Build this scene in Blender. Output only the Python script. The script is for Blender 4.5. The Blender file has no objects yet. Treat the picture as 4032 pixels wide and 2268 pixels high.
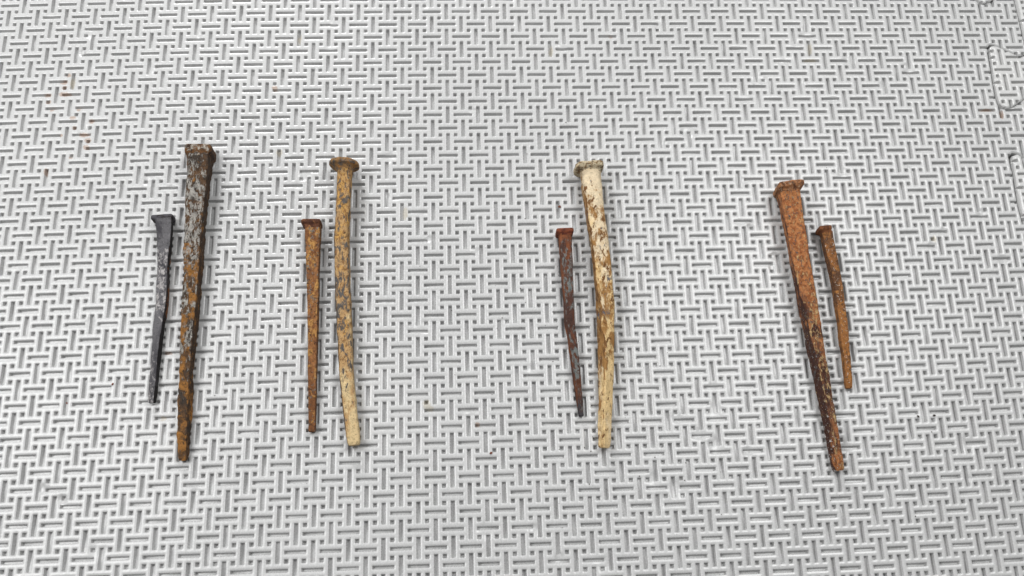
import bpy, math, random
import numpy as np
from mathutils import Vector, Matrix, noise

# ---------------------------------------------------------------- camera, light, exposure
MM = 0.001
sc = bpy.context.scene
col = sc.collection
cam_d = bpy.data.cameras.new('camera')
cam = bpy.data.objects.new('camera', cam_d)
col.objects.link(cam)
cam_d.sensor_fit = 'HORIZONTAL'
cam_d.sensor_width = 36.0
cam_d.lens = 36.0 * 3883.16 / 4032.0
cam_d.clip_start = 0.01
cam_d.clip_end = 50.0
rx = Vector((0.99873475, -0.03392336, 0.03712291))
ru = Vector((0.02002065, 0.945401, 0.3252939))
rb = Vector((-0.0461311, -0.32413909, 0.944884))
M3 = Matrix((rx, ru, rb)).transposed()
cam.matrix_world = Matrix.Translation(Vector((17.575, -119.894, 294.189)) * MM) @ M3.to_4x4()
sc.camera = cam

w = bpy.data.worlds.new('World')
sc.world = w
w.use_nodes = True
bg = w.node_tree.nodes['Background']
bg.inputs['Color'].default_value = (0.99, 0.995, 1.0, 1)
bg.inputs['Strength'].default_value = 0.20

def area_light(name, loc, target, sx, sy, power, colr=(1, 1, 1)):
    d = bpy.data.lights.new(name, 'AREA')
    d.shape = 'RECTANGLE'
    d.size, d.size_y = sx, sy
    d.energy = power
    d.color = colr
    o = bpy.data.objects.new(name, d)
    col.objects.link(o)
    o.location = loc
    o.rotation_euler = (Vector(target) - Vector(loc)).to_track_quat('-Z', 'Y').to_euler()
    return o

area_light('lamp_left', (-0.36, 0.06, 0.58), (-0.05, -0.02, 0), 0.28, 0.28, 2.9, (1.0, 0.998, 0.992))
area_light('lamp_right', (0.36, 0.22, 0.72), (0.10, 0.05, 0), 0.30, 0.30, 3.9, (1.0, 1.0, 0.99))
area_light('lamp_far', (-0.15, 0.56, 0.27), (-0.07, 0.06, 0), 0.15, 0.08, 2.8, (1.0, 1.0, 1.0))

sc.view_settings.view_transform = 'Standard'
sc.view_settings.look = 'None'
sc.view_settings.exposure = -0.08
sc.view_settings.gamma = 1.0
sc.view_settings.use_curve_mapping = False
sc.render.engine = 'CYCLES'

U = 5.0 * MM          # pitch of the woven pattern
random.seed(4)

# ---------------------------------------------------------------- helpers
def lin(c):
    r = []
    for v in c:
        v = v / 255.0
        r.append(v / 12.92 if v <= 0.04045 else ((v + 0.055) / 1.055) ** 2.4)
    return r

def tag(o, label=None, cat=None, group=None, kind=None):
    if label: o['label'] = label
    if cat: o['category'] = cat
    if group: o['group'] = group
    if kind: o['kind'] = kind
    return o

def mesh_obj(name, verts, loops, starts, mat, parent=None, attrs=None, smooth=True, sharp=0):
    """verts (n,3), loops flat vertex index array, starts per-face loop start"""
    me = bpy.data.meshes.new(name)
    verts = np.asarray(verts, dtype=np.float32)
    me.vertices.add(len(verts))
    me.vertices.foreach_set('co', verts.ravel())
    me.loops.add(len(loops))
    me.loops.foreach_set('vertex_index', np.asarray(loops, dtype=np.int32))
    me.polygons.add(len(starts))
    me.polygons.foreach_set('loop_start', np.asarray(starts, dtype=np.int32))
    me.polygons.foreach_set('use_smooth', np.full(len(starts), smooth))
    me.update(calc_edges=True)
    me.validate()
    for k, v in (attrs or {}).items():
        a = me.attributes.new(k, 'FLOAT', 'POINT')
        a.data.foreach_set('value', np.asarray(v, dtype=np.float32))
    if sharp: me.set_sharp_from_angle(angle=math.radians(sharp))
    me.materials.append(mat)
    o = bpy.data.objects.new(name, me)
    col.objects.link(o)
    if parent is not None:
        o.parent = parent
    return o

class NT:
    """tiny node helper"""
    def __init__(s, name):
        s.m = bpy.data.materials.new(name)
        s.m.use_nodes = True
        s.t = s.m.node_tree
        s.b = s.t.nodes['Principled BSDF']
    def n(s, kind, **kw):
        nd = s.t.nodes.new(kind)
        for k, v in kw.items():
            setattr(nd, k, v)
        return nd
    def l(s, a, b):
        s.t.links.new(a, b)
    def val(s, sock, v):
        if hasattr(v, 'node'):
            s.l(v, sock)
        else:
            sock.default_value = v
    def math(s, op, a, b=0.0, clamp=False):
        nd = s.n('ShaderNodeMath', operation=op, use_clamp=clamp)
        s.val(nd.inputs[0], a); s.val(nd.inputs[1], b)
        return nd.outputs[0]
    def noise(s, vec, scale, detail=4.0, rough=0.55, dist=0.0):
        nd = s.n('ShaderNodeTexNoise')
        s.l(vec, nd.inputs['Vector'])
        nd.inputs['Scale'].default_value = scale
        nd.inputs['Detail'].default_value = detail
        nd.inputs['Roughness'].default_value = rough
        nd.inputs['Distortion'].default_value = dist
        return nd.outputs[0]
    def ramp(s, fac, pts):
        nd = s.n('ShaderNodeValToRGB')
        s.l(fac, nd.inputs[0])
        e = nd.color_ramp.elements
        while len(e) < len(pts):
            e.new(0.5)
        for el, (p, v) in zip(e, pts):
            el.position = p
            el.color = (v, v, v, 1) if not isinstance(v, (tuple, list)) else (*v, 1)
        return nd.outputs[0]
    def smooth(s, v, lo, hi):
        nd = s.n('ShaderNodeMapRange', interpolation_type='SMOOTHSTEP')
        s.val(nd.inputs['Value'], v)
        nd.inputs['From Min'].default_value = lo
        nd.inputs['From Max'].default_value = hi
        return nd.outputs[0]
    def mixc(s, f, a, b):
        nd = s.n('ShaderNodeMix', data_type='RGBA')
        s.val(nd.inputs[0], f)
        for i, c in ((6, a), (7, b)):
            if hasattr(c, 'node'): s.l(c, nd.inputs[i])
            else: nd.inputs[i].default_value = (*c, 1)
        return nd.outputs[2]
    def mixf(s, f, a, b):
        nd = s.n('ShaderNodeMix', data_type='FLOAT')
        s.val(nd.inputs[0], f); s.val(nd.inputs[2], a); s.val(nd.inputs[3], b)
        return nd.outputs[0]
    def attr(s, name):
        return s.n('ShaderNodeAttribute', attribute_name=name).outputs['Fac']
    def bump(s, h, strength, dist):
        nd = s.n('ShaderNodeBump')
        nd.inputs['Strength'].default_value = strength
        nd.inputs['Distance'].default_value = dist
        s.l(h, nd.inputs['Height'])
        s.l(nd.outputs[0], s.b.inputs['Normal'])

# ---------------------------------------------------------------- mat material
def foam_material(name, base):
    t = NT(name)
    oc = t.n('ShaderNodeTexCoord').outputs['Object']
    broad = t.noise(oc, 22, 3)
    fine = t.noise(oc, 1900, 3, 0.6)
    c = t.mixc(t.smooth(broad, 0.35, 0.65), base, [v * 0.93 for v in base])
    c = t.mixc(t.smooth(fine, 0.35, 0.7), c, [v * 1.05 for v in base])
    st = t.attr('stain')
    rag = t.noise(oc, 1300, 4, 0.7)
    m = t.smooth(t.math('ADD', st, t.math('MULTIPLY', t.math('SUBTRACT', rag, 0.5), 1.1)), 0.38, 0.72)
    sel = t.attr('stain_kind')
    scol = t.mixc(sel, lin((146, 104, 66)), lin((168, 156, 128)))
    c = t.mixc(t.math('MULTIPLY', m, t.mixf(sel, 0.5, 0.42)), c, scol)
    t.l(c, t.b.inputs['Base Color'])
    t.l(t.math('ADD', 0.21, t.math('MULTIPLY', fine, 0.12)), t.b.inputs['Roughness'])
    t.b.inputs['Specular IOR Level'].default_value = 0.5
    grain = t.math('ADD', t.noise(oc, 2600, 2, 0.6), t.math('MULTIPLY', t.noise(oc, 700, 2, 0.5), 0.8))
    t.bump(grain, 0.22, 0.00010)
    return t.m

mat_foam = foam_material('grey_foam', (0.500, 0.501, 0.499))
mat_foam_pale = foam_material('pale_foam', (0.53, 0.53, 0.525))

# ---------------------------------------------------------------- mat geometry
A0, A1, A2 = 0.185, 0.126, 0.070      # outer rim, inner rim, floor offsets (pitches)
HALF = 0.110
DEPTH = 0.28

def profile(d):
    return np.interp(d, [A2 - HALF, A1 - HALF, A0 - HALF, 0.25 - HALF], [-DEPTH, -0.027, -0.001, 0.0])

def pattern(x, y, odd):
    """recess depth of the moulded weave; x, y in pitches"""
    ci, cj = np.floor(x), np.floor(y)
    fx, fy = x - ci, y - cj
    # square pits at the corners
    sx, sy = np.abs(fx - np.round(fx)), np.abs(fy - np.round(fy))
    z = profile(np.maximum(sx - HALF, sy - HALF))
    for ox in (-1, 0, 1):
        for oy in (-1, 0, 1):
            if abs(ox) + abs(oy) > 1: continue
            hor = (np.mod(ci + ox + cj + oy, 2) == odd)
            dx, dy = np.abs(fx - 0.5 - ox), np.abs(fy - 0.5 - oy)
            hx = np.where(hor, 0.5 + HALF, HALF)
            hy = np.where(hor, HALF - NARROW, 0.5 + HALF)
            z = np.minimum(z, profile(np.maximum(dx - hx, dy - hy)))
    return z

NARROW = 0.018      # the crosswise slots are a little narrower
def lines(lo, hi, fine=0.0, shift=0.0):
    base = [-A0, -A1, -A2, A2, A1, A0, 0.25]
    r = []
    for k in range(int(math.floor(lo)) - 1, int(math.ceil(hi)) + 2):
        for c in (k, k + 0.5):
            s = shift if c != k else 0.0
            r += [c + (b if b == 0.25 else b - math.copysign(s, b)) for b in base]
    r = [v for v in sorted(r) if lo < v < hi]
    r = [lo] + r + [hi]
    if fine:
        o = [r[0]]
        for v in r[1:]:
            n = max(1, int(math.ceil((v - o[-1]) / fine)))
            a = o[-1]
            o += [a + (v - a) * (k + 1) / n for k in range(n)]
        r = o
    return np.array(r)

WC = [[-0.0429, 0.3598, -0.0563, 0.3316, -0.1485, -0.0303, -0.6517, -0.212, 0.1884, 0.1829],
      [-0.0271, -0.0212, 0.1467, 0.218, -0.0927, -0.2038, -0.1864, -0.3922, 0.1084, 0.2708]]
def warp(i, j):
    """the foam is a little stretched: lattice (i right, j down) -> pitches on the floor"""
    x, y = np.clip(i / 35, -0.85, 1.2), np.clip(j / 35, -0.62, 0.62)
    b = [np.ones_like(x), x, y, x * x, x * y, y * y, x ** 3, x * x * y, x * y * y, y ** 3]
    return i + sum(c * v for c, v in zip(WC[0], b)), j + sum(c * v for c, v in zip(WC[1], b))

# outline of the neighbouring tile: dovetail tongues (pitches, y up)
TONGUE = [(43.27, 12.95), (43.0, 12.76), (42.61, 12.71), (42.13, 12.96), (41.5, 13.32), (40.99, 13.6), (40.72, 13.64),
          (40.55, 13.42), (40.49, 12.98), (40.43, 11.85), (40.35, 10.67), (40.32, 9.56), (40.38, 8.98),
          (40.62, 8.58), (40.95, 8.54), (41.4, 8.72), (41.82, 9.0), (42.4, 9.33), (43.0, 9.36), (43.25, 9.1)]
EDGE = []
for k in (2, 1, 0, -1, -2, -3, -4, -5):
    EDGE += [(x + 0.09 * min(k, 0), y + 8.47 * k) for x, y in TONGUE]
EDGE = np.array(EDGE)

def edge_sdf(x, y):
    """signed distance (pitches) to the joint: negative inside the neighbouring tile"""
    sh = x.shape
    p = np.stack([x.ravel(), y.ravel()], 1)
    best = np.full(len(p), 1e9)
    a, b = EDGE[:-1], EDGE[1:]
    for q0, q1 in zip(a, b):
        e = q1 - q0
        t = np.clip(((p - q0) @ e) / (e @ e), 0, 1)
        d = np.hypot(*(p - q0 - t[:, None] * e).T)
        best = np.minimum(best, d)
    poly = np.vstack([EDGE, [[60, EDGE[-1, 1]], [60, EDGE[0, 1]]]])
    inside = np.zeros(len(p), bool)
    n = len(poly)
    for k in range(n):
        x0, y0 = poly[k]; x1, y1 = poly[(k + 1) % n]
        if y0 == y1: continue
        c = ((y0 > p[:, 1]) != (y1 > p[:, 1])) & (p[:, 0] < (x1 - x0) * (p[:, 1] - y0) / (y1 - y0) + x0)
        inside ^= c
    return np.where(inside, -best, best).reshape(sh)

_rd = random.Random(21)
DENTS = [(_rd.uniform(-34, 43), _rd.uniform(-24, 22), _rd.uniform(0.15, 0.5), _rd.uniform(0.03, 0.10)) for _ in range(150)]   # small pressed spots
STAINS = []   # x, y (pitches, y up), radius x, radius y, kind (0 rust, 1 dull yellow)

def stain_fields(X, Y):
    s = np.zeros_like(X); k = np.zeros_like(X)
    for x, y, ax, ay, kind in STAINS:
        v = np.clip(1.25 - np.hypot((X - x) / ax, (Y - y) / ay), 0, 1)
        k = np.where(v > s, kind, k)
        s = np.maximum(s, v)
    return s, k

def build_grid(name, xs, ys, odd, ox, oy, use_warp, mat, side, z0=0.0):
    """side: 0 no joint clip, +1 keep sdf > gap, -1 keep sdf < -gap"""
    GX, GY = np.meshgrid(xs, ys)
    Z = pattern(GX - ox, GY - oy, odd) * (1 + 0.16 * np.sin(GX * 1.7 + GY * 0.9) * np.sin(GY * 2.3 - GX * 0.6))
    if use_warp:
        wi, wj = warp(GX, -GY)
        X, Y = wi, -wj
    else:
        X, Y = GX.copy(), GY.copy()
    for dx, dy, dr, dd in DENTS:
        if X.min() - 1 < dx < X.max() + 1:
            k0, k1 = np.searchsorted(xs, [dx - 2.5, dx + 2.5]); r0, r1 = np.searchsorted(ys, [dy - 2.5, dy + 2.5])
            g = np.hypot(X[r0:r1, k0:k1] - dx, Y[r0:r1, k0:k1] - dy) / dr
            Z[r0:r1, k0:k1] -= dd * np.exp(-g ** 4) * (0.4 + 0.6 * (Z[r0:r1, k0:k1] > -0.1))
    Z = Z + 0.012 * np.sin(X * 0.37 + 1.3 * np.sin(Y * 0.21)) + 0.010 * np.sin(Y * 0.53 + X * 0.17)
    S = None
    if side:
        S = edge_sdf(X, Y) - 0.03 if side > 0 else -edge_sdf(X, Y + 0.09) - 0.055
        r = 0.16
        d = np.clip(S, 0, r)
        Z = Z - (r - np.sqrt(np.maximum(r * r - (r - d) ** 2, 0))) * 0.8
        Z = Z + z0
    st, sk = stain_fields(X, Y)
    return GX.shape, X, Y, Z, S, st, sk

def grid_faces(shape, base=0):
    h, wd = shape
    idx = np.arange(h * wd).reshape(h, wd) + base
    return np.stack([idx[:-1, :-1], idx[:-1, 1:], idx[1:, 1:], idx[1:, :-1]], -1).reshape(-1, 4)

def finish_mat(name, parts, mat, label, group):
    V, L, Sx, ST, SK = [], [], [], [], []
    nv = nl = 0
    for shape, X, Y, Z, S, st, sk, skirts in parts:
        P = np.stack([X.ravel(), Y.ravel(), Z.ravel()], 1)
        stf, skf = st.ravel(), sk.ravel()
        q = grid_faces(shape)
        if S is None:
            polys_l = q.ravel(); lens = np.full(len(q), 4)
            newP = []; newS = []; newK = []
            for sk_side in skirts:
                h, wd = shape
                idx = np.arange(h * wd).reshape(h, wd)
                e = {'left': idx[::-1, 0], 'right': idx[:, -1], 'bottom': idx[0, :], 'top': idx[-1, ::-1]}[sk_side]
                lo = P[e].copy(); lo[:, 2] = -1.6
                b0 = len(P) + sum(len(a) for a in newP)
                newP.append(lo); newS.append(stf[e] * 0); newK.append(skf[e] * 0)
                m = len(e)
                f = np.stack([e[:-1], np.arange(m - 1) + b0, np.arange(1, m) + b0, e[1:]], 1)
                polys_l = np.r_[polys_l, f.ravel()]; lens = np.r_[lens, np.full(len(f), 4)]
            if newP:
                P = np.vstack([P] + newP); stf = np.r_[stf, np.concatenate(newS)]; skf = np.r_[skf, np.concatenate(newK)]
        else:
            s = S.ravel()
            inn = s[q] > 0
            full = inn.all(1); part = inn.any(1) & ~full
            polys_l = list(q[full].ravel()); lens = [4] * int(full.sum())
            extra = []; es = []; ek = []; cache = {}
            walls = []
            def cut(a, b):
                key = (min(a, b), max(a, b))
                if key not in cache:
                    t = s[a] / (s[a] - s[b])
                    p = P[a] + (P[b] - P[a]) * t
                    cache[key] = len(P) + len(extra)
                    extra.append(p); es.append(stf[a]); ek.append(skf[a])
                return cache[key]
            for f in q[part]:
                o = []; cuts = []
                for k in range(4):
                    a, b = f[k], f[(k + 1) % 4]
                    if s[a] > 0: o.append(a)
                    if (s[a] > 0) != (s[b] > 0):
                        c = cut(a, b); o.append(c); cuts.append((c, s[a] > 0))
                if len(o) >= 3:
                    polys_l += o; lens.append(len(o))
                if len(cuts) == 2:
                    out = [c for c, x in cuts if x][0]; back = [c for c, x in cuts if not x][0]
                    walls.append((out, back))
            low = {}
            for a, b in walls:
                for v in (a, b):
                    if v not in low:
                        low[v] = len(P) + len(extra)
                        p = extra[v - len(P)].copy(); p[2] = -1.6
                        extra.append(p); es.append(0); ek.append(0)
                polys_l += [b, a, low[a], low[b]]; lens.append(4)
            if extra:
                P = np.vstack([P, np.array(extra)]); stf = np.r_[stf, es]; skf = np.r_[skf, ek]
            polys_l = np.array(polys_l); lens = np.array(lens)
        V.append(P); ST.append(stf); SK.append(skf)
        L.append(np.asarray(polys_l) + nv)
        Sx.append(np.r_[0, np.cumsum(lens)[:-1]] + nl)
        nv += len(P); nl += len(polys_l)
    V = np.vstack(V) * U
    used, inv = np.unique(np.concatenate(L), return_inverse=True)
    o = mesh_obj(name, V[used], inv.ravel(), np.concatenate(Sx).astype(int), mat,
                 attrs={'stain': np.concatenate(ST)[used], 'stain_kind': np.concatenate(SK)[used]}, sharp=32)
    tag(o, label, 'mat', group)
    return o

# rust stains and yellowed slots seen on the mat (pitches, y up): see STAIN table
STAINS += [(-22.8, 11.88, 0.25, 0.2, 0), (-23.03, 11.34, 0.35, 0.25, 0), (-22.96, 10.95, 0.25, 0.2, 0), (-22.88, 10.44, 0.55, 0.25, 0), (-24.0, 10.37, 0.4, 0.2, 0), (-23.89, 9.86, 0.25, 0.2, 0), (-22.17, 8.67, 0.3, 0.18, 0), (-21.85, 9.28, 0.2, 0.2, 0), (-20.94, 8.39, 0.25, 0.25, 0), (-21.99, 7.94, 0.2, 0.2, 0), (-21.35, 7.41, 0.5, 0.25, 0), (-21.03, 7.0, 0.3, 0.25, 0), (-21.1, 6.51, 0.25, 0.25, 0), (-23.59, 9.27, 0.2, 0.15, 0), (-21.98, 5.78, 0.2, 0.15, 0), (-23.47, 4.79, 0.2, 0.35, 0), (-22.79, 7.4, 0.2, 0.15, 0), (-22.46, 11.33, 0.25, 0.6, 1), (-9.08, 10.76, 0.3, 0.22, 0), (39.51, 8.44, 0.7, 0.16, 0), (40.46, 8.1, 0.2, 0.5, 0), (0.97, -11.09, 0.35, 0.35, 1), (1.12, -11.36, 0.4, 0.2, 1), (4.01, -12.44, 0.2, 0.2, 0), (27.69, 12.5, 0.7, 0.16, 1), (27.82, 13.46, 0.18, 0.6, 1), (-7.56, 14.62, 0.2, 0.5, 1), (9.67, 13.44, 0.18, 0.6, 1), (13.88, 14.49, 0.2, 0.16, 0), (-8.57, 5.94, 0.3, 0.3, 1), (-14.75, -7.54, 0.35, 0.14, 0), (-14.73, -11.58, 0.3, 0.2, 1), (34.14, -0.98, 0.2, 0.35, 1), (-0.34, 1.45, 0.25, 0.6, 1)]

mx = lines(-37.0, 39.25)
my = lines(-27.0, 25.0, shift=NARROW)
p0 = build_grid('m', mx, my, 1, 0.0, 0.0, True, None, 0)
sx_ = lines(39.25, 43.75, 0.075)
sy_ = lines(-27.0, 25.0, 0.09, NARROW)
p1 = build_grid('s', sx_, sy_, 1, 0.0, 0.0, True, None, 1)
# rows count downwards in the photograph's lattice: cell parity for y up
foam = finish_mat('foam_mat', [p0 + (['left', 'bottom', 'top'],), p1 + ([],)], mat_foam,
                  'light grey foam mat with a moulded basket-weave surface under all the nails', 'interlocking foam mats')
n1x = lines(40.0 - 0.67, 44.25 - 0.67, 0.075) + 0.67
n1y = lines(-27.0, 25.0, 0.09, NARROW)
p2 = build_grid('r', n1x, n1y, 1, 0.67, 0.0, False, None, -1, 0.17)
n2x = lines(44.25 - 0.67, 56.0 - 0.67) + 0.67
p3 = build_grid('q', n2x, my, 1, 0.67, 0.0, False, None, 0)
p3 = (p3[0], p3[1], p3[2], p3[3] + 0.17) + p3[4:]
foam2 = finish_mat('foam_mat', [p2 + ([],), p3 + (['right', 'bottom', 'top'],)], mat_foam_pale,
                   'neighbouring foam mat whose dovetail tongues enter at the right edge', 'interlocking foam mats')

# the floor below the mats, only seen through the joint
t = NT('dark_floor')
oc = t.n('ShaderNodeTexCoord').outputs['Object']
t.l(t.mixc(t.noise(oc, 60), (0.05, 0.048, 0.045), (0.09, 0.085, 0.08)), t.b.inputs['Base Color'])
t.b.inputs['Roughness'].default_value = 0.8
fl = mesh_obj('floor', [(-1.5, -1.5, -0.0081), (1.5, -1.5, -0.0081), (1.5, 1.5, -0.0081), (-1.5, 1.5, -0.0081)],
              [0, 1, 2, 3], [0], t.m, smooth=False)
tag(fl, kind='structure')

# ---------------------------------------------------------------- nails
# stations along each shank, head to tip, in millimetres: x, y, centre height, section side, roll in degrees
TAB = {
    'n1': [(-77.29,4.94,2.79,4.91,-8.4),(-76.99,4.4,2.76,4.82,-9.1),(-76.76,-0.69,2.45,4.28,-8.9),(-76.58,-6.76,2.12,3.5,-1.2),(-76.33,-12.02,2.0,2.93,0.6),(-76.39,-14.47,2.05,3.32,-3.0),(-75.86,-22.45,1.94,3.08,3.3),(-76.28,-22.64,1.86,2.9,0.6),(-76.52,-30.46,1.72,2.71,1.8),(-76.48,-38.18,1.61,2.22,17.2),(-76.68,-45.72,1.29,2.02,8.7),(-76.74,-52.83,1.21,1.94,15.9),(-76.7,-53.37,1.13,1.88,13.1)],
    'n2': [(-66.94,26.73,4.6,6.92,3.4),(-66.94,25.85,4.59,6.87,2.5),(-66.9,19.38,4.51,6.32,-2.2),(-67.14,13.0,4.43,6.09,-4.4),(-67.1,6.71,4.3,5.75,-3.0),(-66.99,0.52,4.13,5.38,0.0),(-66.93,-5.63,4.02,5.17,2.9),(-66.74,-11.68,3.85,4.79,4.4),(-66.86,-17.62,3.59,4.46,0.7),(-66.8,-23.17,3.53,4.57,2.7),(-67.04,-23.37,3.48,4.33,3.8),(-66.86,-31.14,3.25,4.0,7.1),(-66.84,-36.88,3.06,3.68,10.4),(-66.83,-42.53,2.72,3.41,5.8),(-66.73,-47.81,2.68,3.39,12.6),(-66.5,-53.75,2.51,3.29,15.0),(-66.42,-59.22,2.21,3.14,11.1),(-66.29,-64.63,1.87,2.89,9.6),(-66.34,-68.19,1.54,2.61,6.4),(-66.35,-70.82,1.13,2.18,-1.9)],
    'n3': [(-30.5,1.66,2.9,4.72,-1.3),(-30.4,-0.23,2.89,4.63,-1.1),(-30.33,-6.03,2.83,4.34,-3.2),(-30.1,-14.17,2.66,3.69,-0.3),(-29.78,-22.18,2.5,3.48,0.2),(-29.69,-25.81,2.37,3.05,3.1),(-29.61,-27.72,2.38,3.15,4.9),(-29.52,-35.55,2.08,2.79,0.9),(-29.43,-43.21,1.83,2.58,0.9),(-29.29,-50.74,1.53,2.37,-0.1),(-29.14,-58.16,1.24,2.16,-0.2),(-29.02,-63.29,1.01,2.01,0.4)],
    'n4': [(-20.66,21.99,4.9,4.85,0.0),(-20.68,20.05,4.85,4.73,0.0),(-20.75,14.08,4.68,4.5,0.0),(-21.07,5.67,4.45,4.45,0.0),(-21.22,-2.61,4.24,4.62,0.0),(-20.97,-10.78,4.03,4.76,0.0),(-20.7,-18.8,3.78,4.61,0.0),(-20.33,-24.43,3.63,4.65,0.0),(-20.16,-28.27,3.49,4.56,0.0),(-19.79,-32.25,3.37,4.54,0.0),(-19.39,-39.94,3.06,4.32,0.0),(-19.0,-47.51,2.74,4.11,0.0),(-18.06,-54.99,2.47,4.05,0.0),(-17.4,-60.53,2.24,3.96,0.0),(-16.94,-64.2,2.13,4.02,0.0),(-16.51,-67.81,1.87,3.73,0.0)],
    'n5': [(49.39,-2.37,2.7,4.03,-0.6),(49.33,-3.42,2.69,4.02,-0.6),(49.29,-10.09,2.6,3.8,-1.0),(49.26,-18.28,2.46,3.3,-4.2),(49.36,-25.52,2.28,2.85,-7.4),(49.28,-26.34,2.32,3.12,-7.0),(49.25,-31.9,2.19,3.04,-5.7),(49.59,-33.45,2.06,2.54,-9.9),(50.2,-41.26,1.83,2.56,-4.1),(50.6,-48.94,1.55,2.19,-7.8),(51.16,-56.49,1.13,1.65,-14.0),(51.43,-60.76,0.83,1.31,-17.7)],
    'n6': [(58.63,18.86,4.5,6.46,0.0),(58.59,17.55,4.48,6.36,0.0),(58.57,14.51,4.44,6.38,0.0),(58.8,10.19,4.37,6.15,0.0),(59.1,5.93,4.29,5.79,0.0),(59.39,1.69,4.2,5.62,0.0),(59.72,-2.52,4.14,5.79,0.0),(60.02,-6.68,4.03,5.45,0.0),(60.32,-10.82,3.95,5.47,0.0),(60.49,-14.92,3.88,5.5,0.0),(60.54,-22.99,3.66,5.22,0.0),(60.4,-30.21,3.67,4.26,-30.7),(60.19,-32.5,3.36,4.87,0.0),(60.16,-38.02,3.37,3.83,-33.6),(59.65,-45.72,3.13,3.74,-30.2),(59.36,-49.52,3.01,3.61,-33.2),(58.98,-53.27,2.79,3.33,-38.3),(58.75,-57.01,2.64,3.26,-35.5),(58.1,-64.39,2.25,3.01,-31.3),(57.87,-68.07,2.15,2.98,-34.5),(57.63,-70.59,1.93,2.75,-37.8)],
    'n7': [(122.58,9.61,4.7,6.56,7.2),(122.59,8.74,4.69,6.53,7.8),(122.97,2.71,4.62,6.1,10.1),(123.09,-1.55,4.57,6.05,10.9),(123.3,-5.76,4.5,5.82,11.3),(123.54,-14.07,4.3,5.48,8.0),(123.96,-22.26,4.1,5.27,6.8),(124.4,-30.28,3.8,4.69,-6.3),(124.94,-37.86,3.49,4.23,-6.3),(124.78,-39.76,3.5,4.32,-8.5),(125.11,-43.77,3.48,4.02,-20.9),(125.69,-51.47,3.16,3.72,-20.5),(126.07,-59.06,2.86,3.42,-24.6),(126.67,-66.54,2.48,3.14,-24.5),(127.02,-72.07,2.19,2.99,-21.9),(127.11,-75.73,2.06,2.98,-21.9),(127.47,-79.35,1.73,2.58,-26.7)],
    'n8': [(133.95,-3.37,2.8,3.78,10.8),(133.99,-4.43,2.78,3.58,7.4),(134.14,-9.49,2.69,3.39,4.5),(134.82,-15.73,2.52,3.1,-1.3),(135.03,-21.9,2.4,2.88,-9.7),(135.06,-27.98,2.2,2.89,-2.8),(135.12,-35.65,1.93,2.77,0.9),(134.72,-39.53,1.85,2.82,-1.5),(135.02,-39.57,1.72,2.41,-2.6),(134.95,-43.49,1.56,2.31,-2.5),(134.75,-47.37,1.4,2.25,-2.0),(134.62,-51.25,1.32,2.15,-8.1),(134.44,-54.24,0.92,1.8,-1.5)],
}


def resample(tab, n, win):
    a = np.array(tab, float)
    # merge near-duplicate stations
    keep = [0]
    for k in range(1, len(a)):
        if a[keep[-1], 1] - a[k, 1] > 1.0 or k == len(a) - 1:
            keep.append(k)
    a = a[keep]
    s = np.r_[0, np.cumsum(np.hypot(np.diff(a[:, 0]), np.diff(a[:, 1])))]
    ss = np.linspace(0, s[-1], n)
    out = np.stack([np.interp(ss, s, a[:, c]) for c in range(5)], 1)
    k = max(1, int(win / s[-1] * n)) | 1
    ker = np.hanning(k + 2)[1:-1]; ker /= ker.sum()
    for c, f in ((0, 1), (2, 1), (3, 0.6), (4, 1)):
        p = np.pad(out[:, c], k // 2, mode='reflect', reflect_type='odd')
        out[:, c] = np.convolve(p, ker, 'valid')
    return ss, out

def section(nseg, expo, corner_jit=None):
    """unit rounded-square outline: half side 1; larger expo is squarer"""
    th = np.linspace(0, 2 * math.pi, nseg, endpoint=False) + math.pi / nseg
    c, s = np.cos(th), np.sin(th)
    r = (np.abs(c) ** expo + np.abs(s) ** expo) ** (-1.0 / expo)
    return c * r, s * r, th

def side_of(cx, cz):
    """0 on the left face, 0.5 on top and bottom, 1 on the right face"""
    return 0.5 + 0.5 * np.sign(cx) * np.clip((np.abs(cx) - np.abs(cz)) * 6 + 0.3, 0, 1)

def loft(name, rings, along, side, mat, parent, caps=(True, True)):
    n, m = rings.shape[:2]
    V = rings.reshape(-1, 3)
    idx = np.arange(n * m).reshape(n, m)
    nx = np.roll(idx, -1, 1)
    f = np.stack([idx[:-1], idx[1:], nx[1:], nx[:-1]], -1).reshape(-1, 4)
    loops = list(f.ravel()); starts = list(range(0, 4 * len(f), 4))
    extra = []; al = list(np.repeat(along, m)); sd = list(np.tile(side, n))
    for flag, ring, rev in ((caps[0], idx[0], False), (caps[1], idx[-1], True)):
        if not flag: continue
        c = len(V) + len(extra)
        extra.append(V[ring].mean(0)); al.append(along[0] if not rev else along[-1]); sd.append(0.5)
        r = ring[::-1] if rev else ring
        for k in range(m):
            starts.append(len(loops)); loops += [r[k], r[(k + 1) % m], c]
    if extra: V = np.vstack([V, extra])
    return mesh_obj(name, V * MM, loops, starts, mat, parent, attrs={'along': al, 'side': sd}, sharp=38)

def rough_up(rings, centre, amp, size, seed, pit=0.0):
    """corrosion: push each vertex along its radius by fractal noise (mm)"""
    n, m = rings.shape[:2]
    for i in range(n):
        for k in range(m):
            p = Vector(rings[i, k])
            d = p - Vector(centre[i])
            L = max(d.length, 1e-6)
            q = p / size + Vector((seed * 7.1, seed * 3.3, 0))
            v = noise.fractal(q, 0.8, 2.1, 4)
            w = noise.noise(p / (size * 3.5) + Vector((seed, 0, seed)))
            e = amp * (v * 0.7 + w * 0.8)
            if pit:
                g = noise.noise(p / (size * 0.9) + Vector((9, seed, 2)))
                e -= pit * max(0.0, g - 0.25) * 2
            rings[i, k] = p + d / L * e

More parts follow.
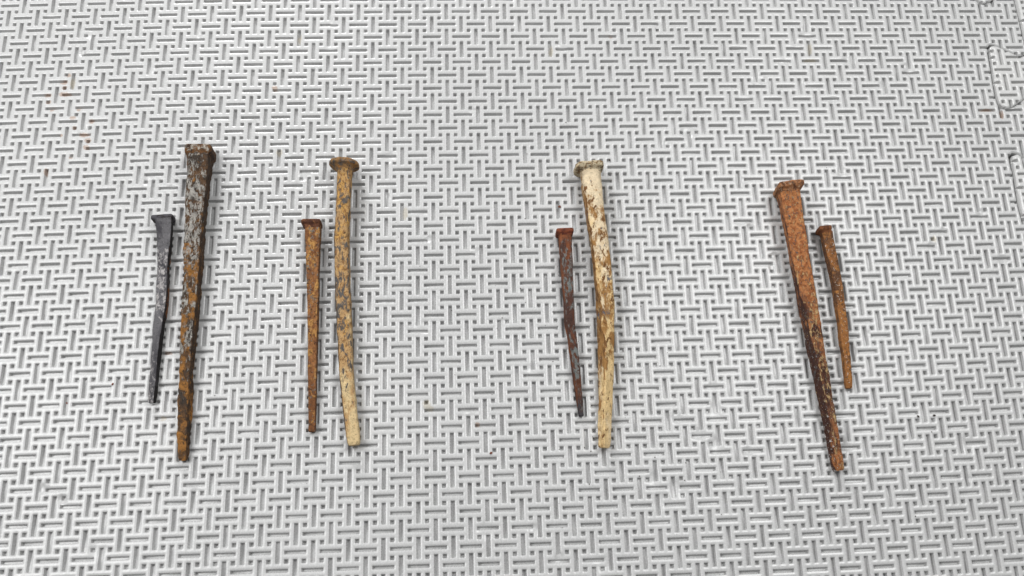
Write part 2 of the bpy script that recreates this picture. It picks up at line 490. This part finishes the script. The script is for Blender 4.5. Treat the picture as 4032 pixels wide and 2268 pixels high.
def make_nail(key, kind_name, label, mat, head_mat, head, expo, amp, pit, seed, tip=0.35, expo_tip=None, win=7.0):
    tab = TAB[key]
    ss, st = resample(tab, 150, win)
    nseg = 64
    base = Vector((st[75, 0] * MM, st[75, 1] * MM, 0))
    root = bpy.data.objects.new(kind_name, None)
    root.empty_display_size = 0.01
    col.objects.link(root)
    root.location = base
    tag(root, label, 'nail', 'old nails laid out in pairs')
    off = np.array([base.x, base.y, 0]) / MM
    P = st[:, :3] - off
    T = np.gradient(P, axis=0); T /= np.linalg.norm(T, axis=1)[:, None]
    rings = np.zeros((150, nseg, 3))
    n = 150
    for i in range(n):
        u = i / (n - 1)
        ex = expo + ((expo_tip or expo) - expo) * u
        cx, cz, th = section(nseg, ex)
        t_ = Vector(T[i]); lat = Vector((0, 0, 1)).cross(t_); lat.normalize()
        lat = -lat if lat.x < 0 else lat
        up = lat.cross(t_); up = up if up.z > 0 else -up
        r = math.radians(st[i, 4]); h = st[i, 3] / 2
        if ss[-1] - ss[i] < tip:                       # blunt, slightly rounded tip
            q = (ss[-1] - ss[i]) / tip
            h *= 0.86 + 0.14 * math.sqrt(max(0, 1 - (1 - q) ** 2))
        X = (cx * math.cos(r) - cz * math.sin(r)) * h
        Z = (cx * math.sin(r) + cz * math.cos(r)) * h
        rings[i] = P[i] + X[:, None] * np.array(lat) + Z[:, None] * np.array(up)
    rough_up(rings, P, amp, 1.5, seed, pit)
    # nothing may sink into the mat
    rings[:, :, 2] = np.maximum(rings[:, :, 2], 0.02)
    along = np.linspace(0, 1, n)
    loft('shank', rings, along, side_of(*section(nseg, expo)[:2]), mat, root)
    # head: rings from the struck face down to the shank
    hx, hz, top, thick, flare, hexp, mid, tilt, hamp = head
    y0 = st[0, 1]
    s0 = st[0, 3] / 2
    prof = []
    #  (distance below the struck face, scale of head outline, blend towards shank outline)
    prof += [(0.0, 0.55, 0), (0.0, 0.80, 0), (0.08, 0.93, 0), (0.22 * thick, 0.99, 0), (0.45 * thick, 1.0, 0), (0.7 * thick, 1.0, 0),
             (0.88 * thick, 0.975, 0), (thick, 0.92, 0.04)]
    for q in (0.12, 0.25, 0.4, 0.6, 0.8, 1.0):
        prof.append((thick + flare * q, 0.90 - 0.05 * q, 1 - (1 - q) ** 2.2))
    nh = 56
    cx, cz, th = section(nh, hexp)
    sxx, szz, _ = section(nh, expo)
    hr = np.zeros((len(prof), nh, 3)); hc = np.zeros((len(prof), 3))
    ct, sn = math.cos(math.radians(tilt)), math.sin(math.radians(tilt))
    zc = st[0, 2]
    r0 = math.radians(st[0, 4])
    for i, (d, sc_, b) in enumerate(prof):
        y = top - d
        # centre follows the shank axis as the flare closes on it
        f = np.clip((y - y0) / max(1e-6, (st[8, 1] - y0)), 0, 1)
        ax = np.interp(-y, -st[:40, 1], st[:40, 0]); az = np.interp(-y, -st[:40, 1], st[:40, 2])
        ss0 = np.interp(-y, -st[:40, 1], st[:40, 3]) / 2 * 1.015
        px = mid * (1 - b) + ax * b
        X = cx * hx * sc_ * (1 - b) + (sxx * math.cos(r0) - szz * math.sin(r0)) * ss0 * b
        Z = np.where(cz > 0, cz * hz, cz * az) * sc_ * (1 - b) + (sxx * math.sin(r0) + szz * math.cos(r0)) * ss0 * b
        Yo = X * sn * (1 - b)
        hr[i] = np.stack([px + X * (ct * (1 - b) + b) - off[0], np.full(nh, y) + Yo - off[1], az + Z], 1)
        hc[i] = (px - off[0], y - off[1], az)
    rough_up(hr, hc, hamp, 1.9, seed + 20, pit)
    hr[:, :, 2] = np.maximum(hr[:, :, 2], 0.02)
    loft('head', hr, np.full(len(prof), 0.0), side_of(cx, cz), head_mat, root)
    return root

def rust_material(name, base, layers, bump=0.5, base_rough=0.85, base_metal=0.0, grain=0.16, pits=0.42, sat=0.98):
    """layers: (colour, size mm, stretch along the nail, threshold, softness, rough, metal, [(along, bias)...])"""
    t = NT(name)
    oc = t.n('ShaderNodeTexCoord').outputs['Object']
    al = t.attr('along')
    c = [v / 1.0 for v in lin(base)]
    rgh, met = base_rough, base_metal
    seed = 0.0
    hsum = None
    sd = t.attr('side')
    for k, lay in enumerate(layers):
        colr, size, stretch, thr, soft, rg, mt, bias = lay[:8]
        mp = t.n('ShaderNodeMapping')
        t.l(oc, mp.inputs['Vector'])
        mp.inputs['Location'].default_value = (0.013 * (k + 1), 0.021 * (k + 2), 0.017 * k)
        mp.inputs['Scale'].default_value = (1, 1.0 / stretch, 1)
        v = t.noise(mp.outputs[0], 1000.0 / size, 6.0, 0.66, 0.4)
        if bias:
            b = t.ramp(al, [(p, 0.5 + q) for p, q in bias])
            v = t.math('ADD', v, t.math('SUBTRACT', b, 0.5))
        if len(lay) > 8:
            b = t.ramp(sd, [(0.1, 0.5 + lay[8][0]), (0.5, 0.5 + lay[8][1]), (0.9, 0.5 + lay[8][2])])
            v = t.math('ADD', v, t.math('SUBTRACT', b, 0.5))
        m = t.smooth(v, thr - soft, thr + soft)
        c = t.mixc(m, c, lin(colr))
        rgh = t.mixf(m, rgh, rg)
        met = t.mixf(m, met, mt)
        hsum = m if hsum is None else t.math('ADD', hsum, m)
    g = t.noise(oc, 1000 / 0.45, 4, 0.7)
    g2 = t.noise(oc, 1000 / 1.6, 4, 0.6)
    hs = t.n('ShaderNodeHueSaturation')
    t.l(c, hs.inputs['Color'])
    hs.inputs['Saturation'].default_value = sat
    spk = t.smooth(t.noise(oc, 1000 / 0.75, 3, 0.75), 0.50, 0.66)      # pits and dark scale
    vv = t.math('ADD', 0.81 - grain * 3, t.math('MULTIPLY', t.math('ADD', g, g2), grain * 3))
    t.l(t.math('MULTIPLY', vv, t.math('SUBTRACT', 1.0, t.math('MULTIPLY', spk, pits))), hs.inputs['Value'])
    t.l(hs.outputs[0], t.b.inputs['Base Color'])
    t.val(t.b.inputs['Roughness'], rgh)
    t.val(t.b.inputs['Metallic'], met)
    t.b.inputs['Specular IOR Level'].default_value = 0.35
    h = t.math('ADD', t.math('MULTIPLY', g, 0.55), t.math('MULTIPLY', g2, 0.6))
    if hsum is not None:
        h = t.math('ADD', h, t.math('MULTIPLY', hsum, 0.22))
    t.bump(h, bump, 0.0006)
    return t.m

M = {}
M['n1'] = rust_material('charcoal_iron', (104, 102, 105), [
    ((66, 64, 69), 7, 2.5, 0.54, 0.08, 0.7, 0.1, [(0, 0), (1, 0.05)]),
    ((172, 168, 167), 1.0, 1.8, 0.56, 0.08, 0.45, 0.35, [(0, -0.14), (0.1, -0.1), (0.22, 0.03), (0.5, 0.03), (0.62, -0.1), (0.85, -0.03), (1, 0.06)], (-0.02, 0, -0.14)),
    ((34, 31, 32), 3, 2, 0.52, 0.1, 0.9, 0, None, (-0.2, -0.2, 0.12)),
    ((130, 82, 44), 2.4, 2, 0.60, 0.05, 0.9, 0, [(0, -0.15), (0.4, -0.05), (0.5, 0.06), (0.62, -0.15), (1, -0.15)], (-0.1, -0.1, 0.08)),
], 0.6, 0.6, 0.15)
M['n1h'] = rust_material('charcoal_head', (74, 72, 78), [((50, 44, 44), 2.5, 1, 0.52, 0.1, 0.7, 0.1, None)], 0.4, 0.6, 0.15)
M['n2'] = rust_material('rust_and_bright_iron', (94, 67, 42), [
    ((64, 54, 46), 3, 2, 0.52, 0.08, 0.85, 0, None),
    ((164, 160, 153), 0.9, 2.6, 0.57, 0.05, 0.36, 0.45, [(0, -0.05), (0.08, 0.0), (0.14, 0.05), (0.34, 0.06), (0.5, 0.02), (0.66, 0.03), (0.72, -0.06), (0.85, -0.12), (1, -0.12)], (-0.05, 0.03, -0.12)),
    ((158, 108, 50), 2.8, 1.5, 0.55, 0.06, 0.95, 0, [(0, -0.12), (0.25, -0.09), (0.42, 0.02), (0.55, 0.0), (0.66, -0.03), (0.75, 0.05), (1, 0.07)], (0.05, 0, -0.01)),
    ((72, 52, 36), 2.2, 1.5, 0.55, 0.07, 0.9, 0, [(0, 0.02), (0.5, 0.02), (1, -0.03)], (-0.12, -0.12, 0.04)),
    ((46, 38, 34), 0.9, 1, 0.62, 0.05, 0.9, 0, None),
], 0.9)
M['n2h'] = rust_material('rust_and_bright_iron_head', (112, 76, 42), [
    ((170, 162, 150), 1.5, 1, 0.55, 0.05, 0.4, 0.4, None, (-0.06, 0.02, -0.12)), ((66, 48, 36), 2.2, 1, 0.56, 0.06, 0.9, 0, None, (-0.02, 0, 0.06))], 0.9)
M['n3'] = rust_material('brown_rust', (156, 104, 58), [
    ((124, 78, 42), 3.0, 3, 0.5, 0.08, 0.9, 0, [(0, 0.05), (0.5, 0.0), (0.8, 0.07), (1, 0.12)]),
    ((186, 136, 72), 1.6, 2, 0.56, 0.06, 0.9, 0, [(0, 0), (0.4, 0.03), (1, -0.03)]),
    ((130, 124, 114), 0.9, 1.5, 0.60, 0.04, 0.7, 0.1, [(0, 0.02), (0.3, 0.03), (0.6, -0.04), (1, 0.02)]),
    ((86, 54, 36), 0.9, 1, 0.60, 0.05, 0.9, 0, [(0, 0), (1, 0.03)], (0, 0, 0.08)),
], 0.6)
M['n3h'] = rust_material('dark_brown_rust', (108, 66, 40), [((76, 42, 28), 2, 1, 0.52, 0.08, 0.9, 0, None), ((156, 104, 58), 1.5, 1, 0.61, 0.06, 0.9, 0, None)], 0.6)
M['n4'] = rust_material('tan_scale', (190, 150, 96), [
    ((198, 148, 66), 3.0, 2, 0.53, 0.08, 0.9, 0, [(0, 0.03), (0.2, 0.07), (0.35, -0.06), (1, -0.1)]),
    ((142, 100, 54), 0.8, 1.8, 0.57, 0.06, 0.9, 0, [(0, 0.02), (0.5, 0.02), (0.7, 0.0), (1, -0.1)]),
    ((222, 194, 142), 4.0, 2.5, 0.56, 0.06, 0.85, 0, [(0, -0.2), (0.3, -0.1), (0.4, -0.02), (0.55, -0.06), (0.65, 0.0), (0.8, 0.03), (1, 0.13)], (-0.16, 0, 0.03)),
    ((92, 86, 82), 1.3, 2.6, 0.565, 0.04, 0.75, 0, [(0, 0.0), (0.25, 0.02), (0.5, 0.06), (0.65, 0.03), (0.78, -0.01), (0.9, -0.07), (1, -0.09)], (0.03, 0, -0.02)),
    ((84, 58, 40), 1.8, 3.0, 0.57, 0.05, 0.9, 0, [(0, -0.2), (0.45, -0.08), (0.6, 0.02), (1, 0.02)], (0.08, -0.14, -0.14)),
    ((60, 46, 38), 0.7, 1.0, 0.65, 0.03, 0.9, 0, None),
], 0.5, sat=0.94)
M['n4h'] = rust_material('tan_scale_head', (156, 118, 74), [((104, 94, 86), 1.8, 1, 0.52, 0.06, 0.8, 0, None), ((172, 118, 54), 2.0, 1, 0.58, 0.06, 0.9, 0, None), ((76, 54, 40), 1.0, 1, 0.61, 0.04, 0.9, 0, None)], 0.7)
M['n5'] = rust_material('red_brown_rust', (94, 54, 34), [
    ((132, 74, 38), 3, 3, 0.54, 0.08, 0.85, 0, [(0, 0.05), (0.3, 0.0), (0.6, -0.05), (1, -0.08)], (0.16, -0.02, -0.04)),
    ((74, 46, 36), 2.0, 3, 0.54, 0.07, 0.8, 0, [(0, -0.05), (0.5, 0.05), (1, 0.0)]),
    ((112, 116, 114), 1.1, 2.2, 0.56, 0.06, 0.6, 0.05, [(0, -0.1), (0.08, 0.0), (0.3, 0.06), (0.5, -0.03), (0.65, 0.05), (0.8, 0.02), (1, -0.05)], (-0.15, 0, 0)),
    ((66, 62, 66), 3, 1, 0.55, 0.08, 0.7, 0.1, [(0, -0.3), (0.7, -0.2), (0.9, 0.02), (1, 0.2)]),
], 0.5)
M['n5h'] = rust_material('red_brown_head', (132, 68, 38), [((96, 42, 28), 2, 1, 0.53, 0.08, 0.85, 0, None)], 0.5)
M['n6'] = rust_material('cream_paint_over_rust', (232, 212, 178), [
    ((234, 202, 146), 6, 2.5, 0.5, 0.08, 0.85, 0, [(0, -0.14), (0.3, -0.04), (0.5, 0.04), (0.75, 0.08), (1, 0.02)]),
    ((164, 120, 66), 2.2, 2.0, 0.525, 0.07, 0.9, 0, [(0, -0.16), (0.08, -0.08), (0.15, 0.0), (0.4, 0.04), (0.6, 0.05), (0.70, 0.02), (0.76, -0.10), (1, -0.10)], (0.10, -0.02, -0.09)),
    ((118, 80, 42), 1.3, 2.2, 0.605, 0.04, 0.9, 0, [(0, -0.1), (0.12, 0.03), (0.3, 0.04), (0.6, 0.03), (0.72, 0.0), (0.8, -0.04), (1, -0.02)], (0.05, 0, -0.02)),
    ((104, 100, 104), 2.0, 1.8, 0.645, 0.04, 0.75, 0, [(0, -0.02), (0.15, 0.03), (0.3, 0.0), (0.5, 0.04), (0.6, 0.0), (1, -0.02)]),
], 0.5, pits=0.22)
M['n6h'] = rust_material('cream_paint_head', (204, 188, 156), [((134, 104, 66), 1.3, 1, 0.54, 0.05, 0.9, 0, None, (0.03, 0, 0)), ((112, 106, 96), 0.9, 1, 0.59, 0.05, 0.8, 0, None)], 0.7)
M['n7'] = rust_material('orange_rust', (188, 122, 70), [
    ((150, 86, 44), 1.2, 1.4, 0.53, 0.08, 0.9, 0, None),
    ((112, 72, 52), 5, 2.5, 0.52, 0.08, 0.85, 0, [(0, -0.2), (0.4, -0.12), (0.52, 0.04), (0.7, 0.08), (0.85, 0.02), (1, -0.04)]),
    ((74, 42, 31), 2.4, 2.5, 0.52, 0.08, 0.85, 0, [(0, -0.12), (0.4, 0.0), (0.6, 0.1), (0.8, 0.07), (1, -0.02)], (0.06, -0.08, -0.1)),
    ((98, 90, 88), 0.9, 1.3, 0.61, 0.04, 0.7, 0.05, [(0, 0.02), (0.35, 0.0), (0.55, 0.04), (1, -0.02)]),
    ((206, 172, 120), 0.9, 2.0, 0.58, 0.05, 0.85, 0, [(0, -0.03), (0.3, -0.03), (0.5, 0.02), (0.7, 0.03), (1, 0.01)], (-0.08, 0, 0.02)),
    ((224, 218, 212), 0.8, 1.0, 0.645, 0.02, 0.3, 0.0, [(0, -0.1), (0.4, -0.03), (0.7, 0.0), (1, 0.04)]),
], 0.8)
M['n7h'] = rust_material('orange_rust_head', (180, 122, 78), [((108, 68, 44), 1.5, 1, 0.53, 0.07, 0.9, 0, None), ((200, 168, 138), 1.0, 1, 0.59, 0.05, 0.8, 0, None), ((80, 66, 58), 0.9, 1, 0.62, 0.04, 0.8, 0, None)], 0.9)
M['n8'] = rust_material('dark_orange_rust', (160, 104, 52), [
    ((104, 70, 46), 3.5, 2, 0.52, 0.08, 0.85, 0, [(0, 0.0), (0.2, 0.08), (0.45, 0.02), (0.6, -0.05), (1, -0.04)], (0.08, 0, 0)),
    ((178, 120, 58), 1.2, 1.5, 0.57, 0.06, 0.9, 0, [(0, -0.03), (0.6, 0.03), (1, 0.0)]),
    ((80, 58, 44), 0.8, 1.0, 0.60, 0.05, 0.9, 0, None),
    ((226, 216, 202), 0.7, 1.0, 0.635, 0.02, 0.4, 0, [(0, 0.0), (0.3, 0.02), (1, 0.02)], (-0.1, 0, 0.03)),
], 0.7)
M['n8h'] = rust_material('dark_orange_head', (136, 84, 48), [((98, 58, 36), 1.6, 1, 0.53, 0.07, 0.9, 0, None)], 0.7)

# head: half width, half height, y of the struck face, thickness, flare length, squareness, x of centre, tilt, roughness
make_nail('n1', 'short_nail', 'short charcoal-black nail with a flat T head, leftmost of all', M['n1'], M['n1h'],
          (3.4, 1.85, 6.4, 1.4, 0.5, 9, -77.75, 3, 0.10), 16, 0.18, 0.07, 1)
make_nail('n2', 'long_nail', 'longest nail, brown rust with bright silvery patches and a square head', M['n2'], M['n2h'],
          (4.3, 3.75, 29.1, 3.2, 0.9, 8, -67.14, -1, 0.22), 16, 0.40, 0.16, 2)
make_nail('n3', 'short_nail', 'straight short brown nail beside the bent tan round-headed nail', M['n3'], M['n3h'],
          (3.1, 2.8, 3.6, 1.5, 1.3, 12, -30.95, -1, 0.06), 16, 0.10, 0.05, 3)
make_nail('n4', 'long_nail', 'long bent tan nail with a broad round head', M['n4'], M['n4h'],
          (4.75, 4.6, 23.3, 1.7, 2.0, 2.2, -20.87, -4, 0.36), 3.2, 0.20, 0.06, 4, expo_tip=5, win=10)
make_nail('n5', 'short_nail', 'thin dark red-brown nail with blue-grey patches beside the cream nail', M['n5'], M['n5h'],
          (2.80, 2.5, -0.8, 1.5, 0.7, 12, 49.19, 2, 0.08), 14, 0.15, 0.06, 5)
make_nail('n6', 'long_nail', 'thick cream-coated long nail with brown rust showing through', M['n6'], M['n6h'],
          (4.55, 4.2, 21.1, 2.1, 1.0, 5, 58.12, 3, 0.42), 3.0, 0.22, 0.06, 6, expo_tip=12, win=6)
make_nail('n7', 'long_nail', 'long orange-rust nail leaning left to right with a flared rectangular head', M['n7'], M['n7h'],
          (4.35, 4.3, 12.9, 2.2, 1.2, 7, 122.95, 7, 0.45), 14, 0.22, 0.10, 7)
make_nail('n8', 'short_nail', 'small orange-brown nail with white specks, rightmost of all', M['n8'], M['n8h'],
          (2.15, 2.5, -1.5, 1.5, 0.9, 6, 133.31, 4, 0.18), 6, 0.14, 0.06, 8)

# ---------------------------------------------------------------- loose crumbs and grit
def crumb_mesh(name, size, seed, mat):
    import bmesh
    bm = bmesh.new()
    bmesh.ops.create_icosphere(bm, subdivisions=2, radius=size)
    for v in bm.verts:
        f = 1 + 0.7 * noise.noise(v.co / size * 1.3 + Vector((seed, seed * 2, 0)))
        v.co = Vector((v.co.x * f * 1.25, v.co.y * f * 0.9, v.co.z * f * 0.6))
    me = bpy.data.meshes.new(name)
    bm.to_mesh(me); bm.free()
    me.materials.append(mat)
    return me

def plain(name, c1, c2, rough=0.85):
    t = NT(name)
    oc = t.n('ShaderNodeTexCoord').outputs['Object']
    t.l(t.mixc(t.noise(oc, 1500), lin(c1), lin(c2)), t.b.inputs['Base Color'])
    t.b.inputs['Roughness'].default_value = rough
    return t.m
m_rust = plain('rust_crumb', (120, 60, 34), (80, 44, 30))
m_grit = plain('dark_grit', (40, 36, 36), (70, 60, 54))
CR = [(48.4, 8.6, 0.4, 0, 'tiny rust crumb just left of the cream nail, above the thin dark nail'),
      (-89.3, -47.0, 0.3, 0, 'tiny rust crumb left of the charcoal nail near its tip'),
      (-102.2, -52.5, 0.25, 0, 'tiny rust crumb farthest left, below the charcoal nail tip'),
      (23.9, -70.9, 0.38, 0, 'tiny rust crumb low in the gap between the two middle pairs'),
      (155.2, -63.3, 0.3, 1, 'left of two dark grit crumbs right of the rightmost nail tips'),
      (160.3, -63.1, 0.36, 1, 'right of two dark grit crumbs right of the rightmost nail tips'),
      (65.8, 25.1, 0.3, 1, 'dark grit crumb just right of the cream nail head')]
for k, (x, y, r, mt, label) in enumerate(CR):
    o = bpy.data.objects.new('rust_crumb' if mt == 0 else 'grit_crumb', crumb_mesh('crumb', r * MM, k * 3.7, m_rust if mt == 0 else m_grit))
    col.objects.link(o)
    o.location = (x * MM, y * MM, r * 0.35 * MM)
    o.rotation_euler = (0, 0, k * 1.3)
    tag(o, label, 'crumb', 'crumbs shed on the mat')

# fine grit: too many specks to count, one object
rg = random.Random(11)
V = []; F = []
def speck(x, y, r):
    b = len(V); a0 = rg.random() * 6
    z = 0.02
    for k in range(5):
        a = a0 + k * 1.2566
        q = r * rg.uniform(0.7, 1.3)
        V.append(((x + math.cos(a) * q) * MM, (y + math.sin(a) * q) * MM, z * MM))
    V.append((x * MM, y * MM, (z + r * 0.8) * MM))
    for k in range(5):
        F.append((b + k, b + (k + 1) % 5, b + 5))
    F.append((b + 4, b + 3, b + 2, b + 1, b))
for cx, cy, sxx, syy, cnt in [(29.9, -18.6, 22, 20, 70), (53.0, -49.6, 20, 25, 30), (77.4, 0.4, 25, 25, 16), (96.8, -81.7, 40, 12, 30), (51.3, -80.4, 30, 10, 22), (-76.9, -54.1, 20, 15, 10), (-1.2, -78.9, 40, 15, 14), (43.0, -12.0, 10, 25, 14), (139.9, -51.7, 35, 40, 14)]:
    for _ in range(cnt):
        speck(rg.gauss(cx, sxx), rg.gauss(cy, syy), rg.choice([0.07, 0.09, 0.11, 0.14, 0.2]))
me = bpy.data.meshes.new('grit')
me.from_pydata(V, [], F)
me.materials.append(m_grit)
g = bpy.data.objects.new('grit', me)
col.objects.link(g)
tag(g, 'fine dark grit scattered between the nails', 'grit', kind='stuff')
